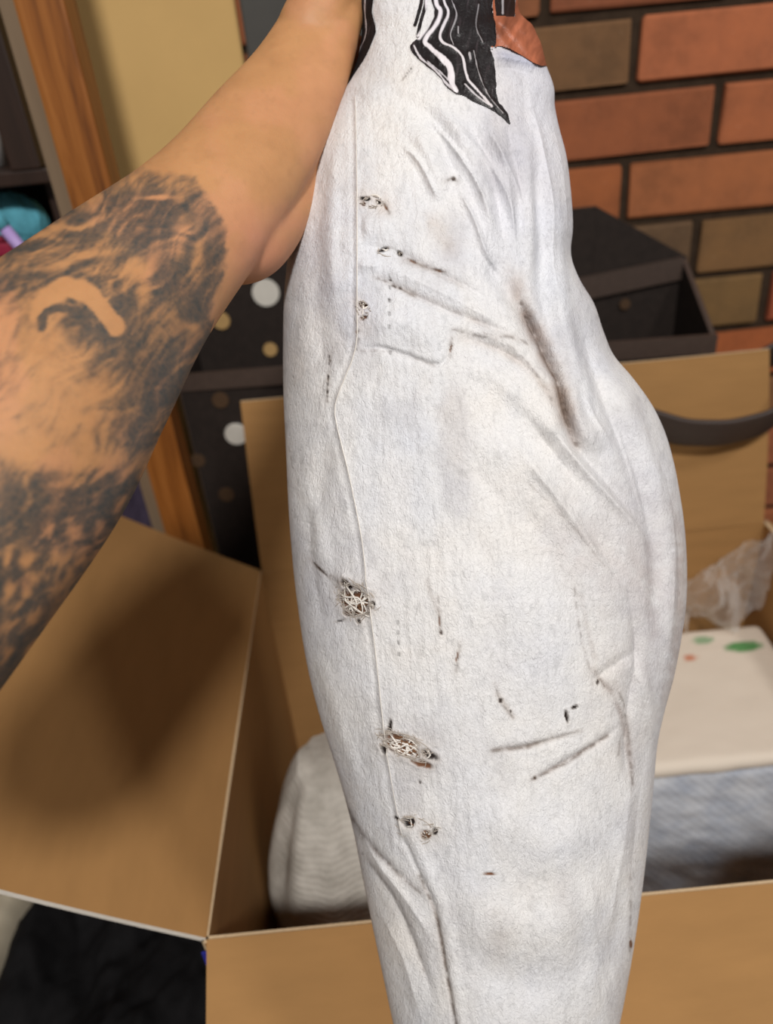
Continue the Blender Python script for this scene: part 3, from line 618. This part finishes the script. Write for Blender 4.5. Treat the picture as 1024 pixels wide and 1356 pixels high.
def front_paint(x, y):
    base = np.array(lin(224, 222, 221)[:3]); c = np.tile(base, (x.size, 1)).reshape(x.shape + (3,))
    n = fbm(x, y, 60, 110, 4, 5); c = c * (1 - .16 * sstep(.5, .8, n)[..., None] * np.array([1.0, 1.05, 1.0]))
    fine = fbm(x, y, 5, 12, 3, 15); c = c * (1 - .13 * sstep(.55, .85, fine)[..., None])
    blue = sstep(.52, .75, fbm(x, y, 80, 160, 3, 25)) * .5; c = c * (1 - blue[..., None] * np.array([.10, .07, .02]))
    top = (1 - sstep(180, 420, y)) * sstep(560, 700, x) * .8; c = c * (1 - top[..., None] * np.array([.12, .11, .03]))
    nz = fbm(x, y, 7, 7, 3, 91); nl = fbm(x, y, 14, 14, 3, 17)
    for pts, wpx, tone, st in STAINS_SHADE:
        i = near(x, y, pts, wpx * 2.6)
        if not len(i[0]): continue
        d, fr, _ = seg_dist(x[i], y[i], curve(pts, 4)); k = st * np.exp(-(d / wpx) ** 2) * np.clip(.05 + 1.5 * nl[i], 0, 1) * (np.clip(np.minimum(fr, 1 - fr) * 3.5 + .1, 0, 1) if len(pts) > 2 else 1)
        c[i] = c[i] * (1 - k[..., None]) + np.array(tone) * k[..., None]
    for (cx, cy, rx, ry, ro), mm, tone in HOLES:
        i = near(x, y, [(cx, cy)], max(rx, ry) * 2.6)
        if not len(i[0]): continue
        dx, dy = x[i] - cx, y[i] - cy; cc, s_ = math.cos(ro), math.sin(ro)
        q = np.sqrt(((dx * cc + dy * s_) / rx) ** 2 + ((-dx * s_ + dy * cc) / ry) ** 2) + (nz[i] - .5) * .9
        k = .35 * np.exp(-(np.maximum(q - .9, 0) / .45) ** 2); c[i] = c[i] * (1 - k[..., None]) + c[i] * np.array([.62, .55, .48]) * k[..., None]
        k = (1 - sstep(.6, 1.05, q)); c[i] = c[i] * (1 - k[..., None]) + np.array(tone) * k[..., None]
    # broken grime lines lying in the creases
    gn = fbm(x, y, 6, 6, 3, 37)
    for pts, wpx, st in ((p, w_, .72 * q) for p, w_, q in DASHES):
        i = near(x, y, pts, 14)
        if not len(i[0]): continue
        d, fr, _ = seg_dist(x[i], y[i], curve(pts, 4)); k = st * np.exp(-(d / (wpx * (.5 + gn[i]))) ** 2) * sstep(.36, .58, gn[i]); c[i] = c[i] * (1 - k[..., None]) + np.array(lin(82, 66, 56)[:3]) * k[..., None]
        k = .28 * st * np.exp(-(d / (wpx * 3.2)) ** 2); c[i] = c[i] * (1 - k[..., None]) + np.array(lin(160, 145, 134)[:3]) * k[..., None]
    # rows of pin-prick needle holes
    for pts, step in (([(545, 90), (533, 105)], 4), ([(436, 470), (434, 530)], 9), ([(516, 360), (517, 470)], 17), ([(527, 820), (530, 890)], 14)):
        d, fr, _ = seg_dist(x, y, pts); Lp = math.hypot(pts[1][0] - pts[0][0], pts[1][1] - pts[0][1])
        k = np.exp(-(d / 1.5) ** 2) * (np.sin(fr * Lp / step * 2 * np.pi) > .3) * (nl > .52) * .6; c = c * (1 - k[..., None]) + np.array(DK) * k[..., None]
    return c
def surf(a, py, off_mm):
    """a in 0..pi is the side facing the camera (0 = left outline), pi..2pi the far side"""
    a, py, off = np.broadcast_arrays(*(np.asarray(q, float) for q in (a, py, off_mm)))
    xc, hw, d, t = body_dims(py); px = xc - hw * np.cos(a); sn = np.sin(a)
    dep = d - (t + off * .001) * np.sign(sn) * np.abs(sn) ** .85
    front = P(px, py, np.minimum(dep, d)); back = np.maximum(dep - d, 0)
    out = front + back[..., None] * FW
    # sideways share of the offset near the outline
    return out - (np.cos(a) * off * .001 * .35)[..., None] * RT
def a_of(px, py):
    xc, hw, _, _ = body_dims(np.asarray(py, float)); return np.arccos(np.clip((xc - px) / hw, -1, 1))
fig = empty('stuffed_figure', tuple(P(np.array(650.), np.array(1440.), np.array(.462))))
tag(fig, 'worn white cloth stuffed figure with torn seams held up by the hand', 'stuffed figure')
rows = np.linspace(PY0, PY1, 840); NA, NB = 340, 90
ang = np.concatenate([np.linspace(0, np.pi, NA, endpoint=False), np.linspace(np.pi, 2 * np.pi, NB, endpoint=False)])
AA, YY = np.meshgrid(ang, rows)
xc, hw, dd, tt = body_dims(YY); PXX = xc - hw * np.cos(AA)
H = front_height(PXX, YY); edge = np.where(AA < np.pi, np.clip(np.sin(AA) * 2.2, 0, 1), 0)
pts = surf(AA, YY, H * edge)
me = mesh_np('cloth_body', pts, grid_faces(len(rows), NA + NB, True))
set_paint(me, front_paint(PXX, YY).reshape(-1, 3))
bm = bmesh.new(); bm.from_mesh(me); bmesh.ops.holes_fill(bm, edges=[e for e in bm.edges if e.is_boundary]); bm.to_mesh(me); bm.free(); smooth_by(me)
link('cloth_body', me, cloth_m, fig)
# painted hair, skin patch: raised patches that follow the body
def Z(pts): return [(440 + x / 3.4133, y / 3.4133) for x, y in pts]
HAIR = Z([(385, -560), (400, -200), (450, 0), (465, 60), (430, 130), (360, 195), (355, 215), (375, 250), (420, 290), (460, 320), (490, 350), (520, 390), (560, 420), (600, 435), (640, 460), (700, 485), (740, 510), (780, 540), (805, 562),
          (798, 525), (770, 480), (745, 445), (740, 340), (730, 270), (715, 215), (740, 200), (735, 100), (728, 70), (724, 0), (760, -300), (720, -560)])
STRAND = [Z([(402, -60), (405, 0), (385, 80), (375, 112)]), Z([(425, -60), (422, 20), (400, 100), (388, 160)])]
HAIRL = Z([(125, -560), (110, -100), (100, 0), (95, 40), (110, 90), (120, 130), (85, 220), (60, 300), (40, 380), (20, 440), (60, 400), (110, 322), (150, 260), (190, 170), (200, 130), (182, 60), (186, 0), (200, -100), (250, -560)])
BROWNP = Z([(690, 0), (690, 80), (700, 150), (712, 214), (760, 205), (800, 218), (860, 252), (900, 282), (935, 296), (1010, 296), (1010, 150), (980, 0), (960, -60), (690, -60)])
STREAK = [(Z([(440, -200), (432, 0), (440, 60), (430, 110), (392, 168)]), 4.5, 1.0), (Z([(475, -200), (470, 0), (490, 50), (470, 110), (420, 182), (440, 210), (490, 260), (530, 310), (535, 360), (560, 410)]), 3.4, 1.0),
          (Z([(505, -100), (505, 0), (525, 60), (490, 150), (500, 190), (550, 215), (590, 260), (610, 350), (650, 400), (720, 480)]), 2.0, .9), (Z([(470, 235), (520, 275), (545, 330), (545, 390)]), 3.0, 1.0),
          (Z([(370, 205), (400, 260), (460, 310), (510, 370), (560, 415)]), 1.8, .8), (Z([(600, 380), (650, 430), (710, 475)]), 1.4, .7), (Z([(620, 240), (625, 265)]), 1.4, .5), (Z([(570, 120), (570, 150)]), 1.4, .5),
          (Z([(150, -100), (150, 60), (155, 150), (120, 240), (100, 300)]), 1.2, .6), (Z([(768, 0), (768, 60)]), 1.2, .5), (Z([(540, 0), (562, 70), (535, 150), (548, 200)]), .9, .45), (Z([(640, 230), (662, 330), (705, 430), (770, 510)]), .8, .4), (Z([(660, 20), (650, 120), (680, 190)]), .8, .3), (Z([(430, 275), (500, 335), (560, 400)]), 1.0, .6)]
STREAK = [(curve(p, 6), w_ * .88, st) for p, w_, st in STREAK]
HAIR = [tuple(q) for q in curve(HAIR, 4, True)]; HAIRL = [tuple(q) for q in curve(HAIRL, 4, True)]; STRAND = [curve(p, 5) for p in STRAND]
BLOCK = Z([(726, -100), (732, 40), (735, 74), (824, 76), (830, -100)])
def patch(name, fn, paint, off, m, y0, y1, parent, step=1.0, nc=420, need=3):
    r = np.arange(y0, y1, step); a = np.linspace(.0, np.pi, nc); A2, Y2 = np.meshgrid(a, r)
    xc, hw, _, _ = body_dims(Y2); X2 = xc - hw * np.cos(A2); k = fn(X2, Y2)
    Hh = front_height(X2, Y2) * np.clip(np.sin(A2) * 2.2, 0, 1)
    p = surf(A2, Y2, Hh + off(X2, Y2)).reshape(-1, 3)
    f = grid_faces(len(r), nc); kk = k.ravel(); f = f[kk[f].sum(1) >= need]
    used = np.unique(f); mp = np.full(len(p), -1); mp[used] = np.arange(len(used))
    me = mesh_np(name, p[used], mp[f]); set_paint(me, paint(X2, Y2).reshape(-1, 3)[used])
    o = link(name, me, m, parent); return o
def hair_mask(x, y):
    wob = (fbm(x, y, 8, 8, 3, 3) - .5) * 3; k = inside(x + wob, y, HAIR) | inside(x, y, BLOCK)
    for s in STRAND: k |= seg_dist(x, y, s)[0] < 2.2
    return k
def hair_paint(x, y):
    c = np.tile(np.array(lin(21, 16, 18)[:3]), (x.size, 1)).reshape(x.shape + (3,))
    n = fbm(x + y * .2, y, 4, 30, 3, 6); c = c + sstep(.6, .9, n)[..., None] * np.array([.03, .022, .025])
    for pts, wpx, st in STREAK:
        d, fr, _ = seg_dist(x, y, pts); k = st * (1 - sstep(wpx * .55, wpx * 1.25, d + (n - .5) * 2)); c = c * (1 - k[..., None]) + np.array(lin(222, 216, 220)[:3]) * k[..., None]
    return c
def hair_off(x, y):
    o = .5 + .35 * fbm(x, y, 6, 40, 3, 12)
    for pts, wpx, st in STREAK: o = o + .55 * np.exp(-(seg_dist(x, y, pts)[0] / (wpx + 2)) ** 2)
    return o
patch('painted_hair', hair_mask, hair_paint, hair_off, hair_m, -150, 172, fig, 1.0, 700)
patch('painted_hair', lambda x, y: inside(x, y, HAIRL), hair_paint, lambda x, y: .6 + .3 * fbm(x, y, 5, 30, 2, 3), cloth_m, -150, 132, fig, 1.0, 700)
def brown_paint(x, y):
    n = fbm(x + y * .5, y, 9, 22, 3, 9); c = np.array(lin(158, 92, 66)[:3]) * (.35 + 1.3 * n[..., None])
    return c
patch('brown_skin_patch', lambda x, y: inside(x, y, BROWNP) & ~hair_mask(x, y), brown_paint, lambda x, y: .6 + 1.4 * (.5 + .5 * np.sin((x - y * .85 + 10 * fbm(x, y, 20, 20, 2, 19)) / 3.4)) + 1.2 * fbm(x + y * .55, y, 9, 30, 2, 19), hair_m, -20, 90, fig, 1.0, 700, 1)
# threads
def tubes(name, lines, r, m, parent):
    V, Fs, o = [], [], 0
    for L_ in lines:
        L_ = np.array(L_); n = len(L_); T = np.gradient(L_, axis=0); T /= np.linalg.norm(T, axis=1, keepdims=True) + 1e-12
        N = np.cross(T, FW); N /= np.linalg.norm(N, axis=1, keepdims=True) + 1e-12; B = np.cross(T, N)
        rr = (r * np.interp(np.linspace(0, 1, n), [0, .15, .85, 1], [.5, 1, 1, .4]))[:, None]
        V.append(np.stack([L_ + rr * (math.cos(q) * N + math.sin(q) * B) for q in np.arange(4) * np.pi / 2], 1).reshape(-1, 3)); Fs.append(grid_faces(n, 4, True) + o); o += 4 * n
    return link(name, mesh_np(name, np.concatenate(V), np.concatenate(Fs)), m, parent)
def frays(cx, cy, rx, ry, n, seed, ro=0.5):
    r = np.random.default_rng(seed); out = []
    for _ in range(n):
        t0 = r.uniform(0, 2 * np.pi); t1 = t0 + np.pi + r.uniform(-1.1, 1.1); s = np.linspace(0, 1, 9)
        e0, e1 = r.uniform(.7, 1.1), r.uniform(.3, 1.1)
        x = (np.cos(t0) * e0 * (1 - s) + np.cos(t1) * e1 * s) * rx; y = (np.sin(t0) * e0 * (1 - s) + np.sin(t1) * e1 * s) * ry
        x = x + np.sin(np.pi * s) * r.normal(0, rx * .3) + np.sin(2 * np.pi * s) * r.normal(0, rx * .14); y = y + np.sin(np.pi * s) * r.normal(0, ry * .45) + np.sin(2 * np.pi * s) * r.normal(0, ry * .2)
        X = cx + x * math.cos(ro) - y * math.sin(ro); Y = cy + x * math.sin(ro) + y * math.cos(ro)
        out.append(surf(a_of(X, Y), Y, front_smooth(X, Y) - .9 + np.sin(np.pi * s) * r.uniform(-.4, 1.0)))
    return out
def front_smooth(x, y):
    h = np.zeros(x.shape)
    for pts_, wpx, mm in FOLDS:
        if wpx < 6: continue
        d, fr, _ = seg_dist(x, y, pts_); h += FS(wpx) * mm * np.clip(np.minimum(fr, 1 - fr) * 5 + .15, 0, 1) * np.exp(-(d / wpx) ** 2)
    d, fr, s = seg_dist(x, y, SEAM); h += 1.6 * np.exp(-(d / 24) ** 2)
    return h + 2.6 * (fbm(x, y, 90, 170, 4, 31) - .5)
def rim(cx, cy, rx, ry, n, seed, ro):
    r = np.random.default_rng(seed); out = []
    for _ in range(n):
        t0 = r.uniform(0, 2 * np.pi); s = np.linspace(0, 1, 6); e = r.uniform(.75, 1.05) + s * r.uniform(-.45, .5); t1 = t0 + s * r.normal(0, .5)
        x, y = np.cos(t1) * e * rx, np.sin(t1) * e * ry
        X = cx + x * math.cos(ro) - y * math.sin(ro); Y = cy + x * math.sin(ro) + y * math.cos(ro)
        out.append(surf(a_of(X, Y), Y, front_smooth(X, Y) + r.uniform(-.1, .5) + np.sin(np.pi * s) * .3))
    return out
for k, (cx, cy, rx, ry, n, ro) in enumerate(((472, 795, 27, 20, 26, .75), (536, 989, 32, 15, 30, .45), (552, 1097, 26, 13, 14, .4), (494, 267, 14, 8, 6, .2), (482, 411, 9, 11, 6, .1), (515, 333, 15, 6, 6, .1))):
    tubes('frayed_thread', frays(cx, cy, rx, ry, int(n * .4) + 1, 70 + k, ro), .00055, thread_m, fig)
    tubes('frayed_edge', rim(cx, cy, rx, ry, n * 4, 270 + k, ro), .00022, grey_thread_m, fig)
    if n > 10: tubes('frayed_fibre', frays(cx, cy, rx * .9, ry * .8, n // 3, 170 + k, ro), .0003, brown_thread_m, fig)
t = np.linspace(0, 1, 220); sp = curve(SEAM, 3); L_ = np.r_[0, np.cumsum(np.hypot(*np.diff(sp, axis=0).T))]; L_ /= L_[-1]
sx, sy = np.interp(t, L_, sp[:, 0]), np.interp(t, L_, sp[:, 1])
tubes('seam_thread', [surf(a_of(sx, sy), sy, front_height(sx, sy) + .05)], .0003, thread_m, fig)

# ------------------------------------------------------------------ the arm and hand
def limb(spine, n=40, m=40):
    """closed tapering tube: rows of (px, py, depth, in-view radius, depth radius)"""
    s = np.array(spine, float); k = np.linspace(0, 1, len(s)); t = np.linspace(0, 1, n)
    q = np.stack([spline(t, s[:, i], k) for i in range(5)], -1)
    c = P(q[:, 0], q[:, 1], q[:, 2]); T = np.gradient(c, axis=0); T /= np.linalg.norm(T, axis=1, keepdims=True)
    V = np.cross(T, np.tile(FW, (n, 1))); ln = np.linalg.norm(V, axis=1, keepdims=True); V /= ln; B = np.cross(T, V)
    a = np.linspace(0, 2 * np.pi, m, endpoint=False)
    ring = c[:, None] + q[:, 3][:, None, None] * np.cos(a)[None, :, None] * V[:, None] + q[:, 4][:, None, None] * np.sin(a)[None, :, None] * B[:, None]
    v = ring.reshape(-1, 3); f = grid_faces(n, m, True)
    # caps: shrink to a point through rounded rings
    def cap(i, d):
        r = []; base = ring[i] - c[i]; rad = min(q[i, 3], q[i, 4])
        for th in np.linspace(0, np.pi / 2, 7)[1:]: r.append(c[i] + base * max(math.cos(th), .02) + d * T[i] * rad * math.sin(th))
        return r
    rings = [x for x in cap(0, -1)[::-1]] + [ring[i] for i in range(n)] + cap(n - 1, 1)
    v = np.concatenate(rings); f = grid_faces(len(rings), m, True)
    return v, f
parts = []
def r_px(px, d): return px * d / F_PX
# forearm -> wrist -> palm
fore = []
for x, y, d, hp, dep in ((-330, 960, .250, 235, .95), (-150, 745, .285, 215, .92), (-10, 588, .315, 190, .9), (85, 480, .338, 153, .88), (165, 388, .358, 122, .84), (250, 302, .380, 98, .80), (300, 245, .395, 88, .78), (350, 175, .415, 80, .72), (398, 97, .432, 64, .66), (434, 12, .442, 50, .68), (452, -60, .446, 45, .7)):
    fore.append((x, y, d, r_px(hp, d), r_px(hp, d) * dep))
parts.append(limb(fore, 90, 72))
# heel of the hand (little-finger side)
parts.append(limb([(268, 318, .388, .020, .020), (316, 316, .400, .0235, .022), (345, 302, .412, .021, .021), (372, 264, .425, .019, .019), (398, 210, .438, .018, .018)], 30, 40))
# palm turning behind the figure
parts.append(limb([(345, 230, .420, .024, .020), (385, 180, .440, .028, .018), (420, 120, .462, .030, .015), (452, 70, .482, .028, .013)], 30, 40))
# four fingers wrapped round the far side, thumb closing over the neck above the frame
for k, (y0, y1, r0) in enumerate(((-40, -70, .0092), (15, -10, .0098), (75, 55, .0096), (135, 125, .0082))):
    x1 = (600, 630, 625, 590)[k]
    parts.append(limb([(425, y0 + 25, .468, r0 * 1.15, r0 * 1.1), (455, y0, .492, r0 * 1.1, r0 * 1.05), (505, (y0 * 2 + y1) / 3, .506, r0, r0), (560, (y0 + 2 * y1) / 3, .508, r0 * .96, r0 * .93), (x1, y1, .502, r0 * .85, r0 * .8)], 40, 28))
parts.append(limb([(412, 40, .436, .019, .017), (448, -50, .430, .0150, .0135), (490, -95, .414, .0122, .0110), (530, -108, .404, .0116, .0098), (572, -104, .402, .0095, .0078)], 40, 32))
vs_, fs_, o = [], [], 0
for v, f in parts: vs_.append(v); fs_.append(f + o); o += len(v)
raw = mesh_np('arm_raw', np.concatenate(vs_), np.concatenate(fs_))
bm = bmesh.new(); bm.from_mesh(raw); bmesh.ops.holes_fill(bm, edges=[e for e in bm.edges if e.is_boundary]); bmesh.ops.recalc_face_normals(bm, faces=bm.faces); bm.to_mesh(raw); bm.free()
tmp = bpy.data.objects.new('arm_raw', raw); col.objects.link(tmp)
rm = tmp.modifiers.new('r', 'REMESH'); rm.mode = 'VOXEL'; rm.voxel_size = .00115; rm.adaptivity = 0
s1 = tmp.modifiers.new('s', 'SMOOTH'); s1.factor = .5; s1.iterations = 26
dg = bpy.context.evaluated_depsgraph_get(); arm_me = bpy.data.meshes.new_from_object(tmp.evaluated_get(dg))
bpy.data.objects.remove(tmp); arm_me.name = 'arm'; arm_me.materials.clear(); smooth_by(arm_me)
n = len(arm_me.vertices); co = np.empty(n * 3, np.float32); arm_me.vertices.foreach_get('co', co); co = co.reshape(-1, 3).astype(float)
ax, ay = to_px(co)
def tattoo(x, y):
    # arm axes: u runs from the wrist to the elbow, v across
    u = (x - 255) * -.68 + (y - 300) * .73; v = (x - 255) * .73 + (y - 300) * .68
    n1 = fbm(u, v, 70, 34, 5, 3); n2 = fbm(u, v, 26, 14, 4, 13); wx = 22 * (fbm(x, y, 40, 40, 3, 23) - .5); wy = 22 * (fbm(x, y, 40, 40, 3, 33) - .5)
    X, Y = x + wx, y + wy
    fx = 90 * (fbm(u, v, 110, 110, 3, 83) - .5); fy = 90 * (fbm(u, v, 110, 110, 3, 93) - .5)
    n3 = fbm(u + fx, v + fy, 9, 5, 3, 73); st1 = fbm(u + fx * 1.6, v + fy * 1.6, 75, 15, 4, 103); st2 = fbm(u - fy, v + fx, 34, 7, 3, 113)
    ink = .86 + 1.5 * (st1 - .5) + .9 * (st2 - .5) + .8 * (n1 - .5) + .3 * (n3 - .5)
    def B(cx, cy, rx, ry, ro, val):
        nonlocal ink
        c, s = math.cos(ro), math.sin(ro); dx, dy = X - cx, Y - cy
        q = ((dx * c + dy * s) / rx) ** 2 + ((-dx * s + dy * c) / ry) ** 2; k = np.exp(-q * 1.1); ink = ink * (1 - k) + (val + .7 * (st2 - .5) + .5 * (st1 - .5) + .3 * (n3 - .5)) * k
    for b in ((185, 250, 46, 14, -.2, .75), (215, 285, 55, 22, -.2, .95), (110, 318, 70, 16, -.45, .8), (150, 340, 60, 12, -.3, .85), (272, 300, 22, 60, -.15, .9), (245, 390, 30, 90, .45, .92), (200, 460, 26, 70, .35, .7), (225, 330, 40, 20, 0, .7),
              (150, 480, 22, 55, -.15, .9), (178, 570, 20, 46, .2, .9), (105, 440, 34, 24, .5, .95), (60, 340, 60, 8, -.3, .5), (180, 400, 24, 30, 0, .75), (160, 520, 20, 20, 0, .8),
              (205, 262, 26, 4, -.15, .05), (95, 302, 50, 6, -.3, .15), (90, 345, 60, 6, -.15, .15), (165, 355, 40, 8, -.3, .2), (200, 350, 12, 30, .5, .25), (190, 395, 10, 26, .2, .2), (235, 300, 14, 18, 0, .45), (260, 340, 8, 30, .1, .45),
              (60, 520, 95, 62, .1, .10), (20, 590, 110, 48, -.05, .10), (120, 615, 66, 16, -.1, .12), (40, 460, 46, 40, 0, .08), (120, 560, 30, 30, 0, .22), (0, 430, 40, 40, 0, .2), (110, 505, 10, 40, -.5, .3),
              (40, 690, 130, 30, -.16, .98), (130, 655, 70, 10, -.1, .92), (-40, 700, 80, 60, 0, .95), (20, 870, 70, 80, .3, .88), (60, 800, 60, 40, .3, .75)): B(*b)
    d, fr, _ = seg_dist(X, Y, [(48, 412), (58, 388), (88, 374), (122, 388), (142, 412), (156, 432)]); k = 1 - sstep(9, 16, d); ink = ink * (1 - k) + .10 * k
    d, fr, _ = seg_dist(X, Y, [(52, 430), (60, 412), (78, 402), (100, 410), (112, 428)]); k = 1 - sstep(4, 9, d); ink = ink * (1 - k) + .95 * k
    # scale-like light flecks low on the forearm
    X, Y = X + 26 * (n1 - .5) + .35 * y, Y + 26 * (n2 - .5); gx, gy = X / 30 + .5 * (np.floor(Y / 42) % 2), Y / 42; lx, ly = (gx % 1) - .5, (gy % 1) - .5
    fl_ = np.exp(-((lx / .27) ** 2 + ((ly - .1) / .30) ** 2)) * sstep(655, 720, y + .35 * (x - 60)) * (1 - sstep(860, 900, y)) * sstep(.3, .6, n1 + .25 * n2)
    ink = ink - .75 * fl_ * sstep(.02, .3, ink)
    # edge of the tattoo at the wrist
    edge_d = seg_dist(x, y, [(150, 215), (200, 226), (245, 232), (275, 248), (294, 285), (304, 330), (300, 372), (285, 420)])[2]
    inside_m = sstep(-3, 9, edge_d + 22 * (n2 - .5) + 10 * (n1 - .5))
    far = sstep(6, 46, edge_d); ink = ink * (.72 + .28 * far)
    return (.35 * np.clip(ink, 0, 1) + .65 * sstep(.18, .85, ink)) * inside_m
ink = tattoo(ax, ay)
skin = np.array(lin(184, 135, 91)[:3]); pink = np.array(lin(204, 140, 112)[:3]); inkc = np.array(lin(66, 67, 65)[:3])
kp = np.exp(-(((ax - 350) / 50) ** 2 + ((ay - 340) / 50) ** 2)) * .7 + .25 * sstep(.5, .7, fbm(ax, ay, 70, 70, 3, 44))
cs = skin * (1 - kp[:, None]) + pink * kp[:, None]; cs = cs * (1 - .06 * sstep(.55, .8, fbm(ax, ay, 12, 12, 3, 54))[:, None])
g = .92 * ink * (.86 + .28 * fbm(ax, ay, 4, 4, 2, 64))
ca = cs * (1 - g[:, None]) + inkc * g[:, None]
set_paint(arm_me, ca)
person = link('person', arm_me, skin_m); tag(person, 'bare tattooed forearm and hand gripping the white stuffed figure', 'person')
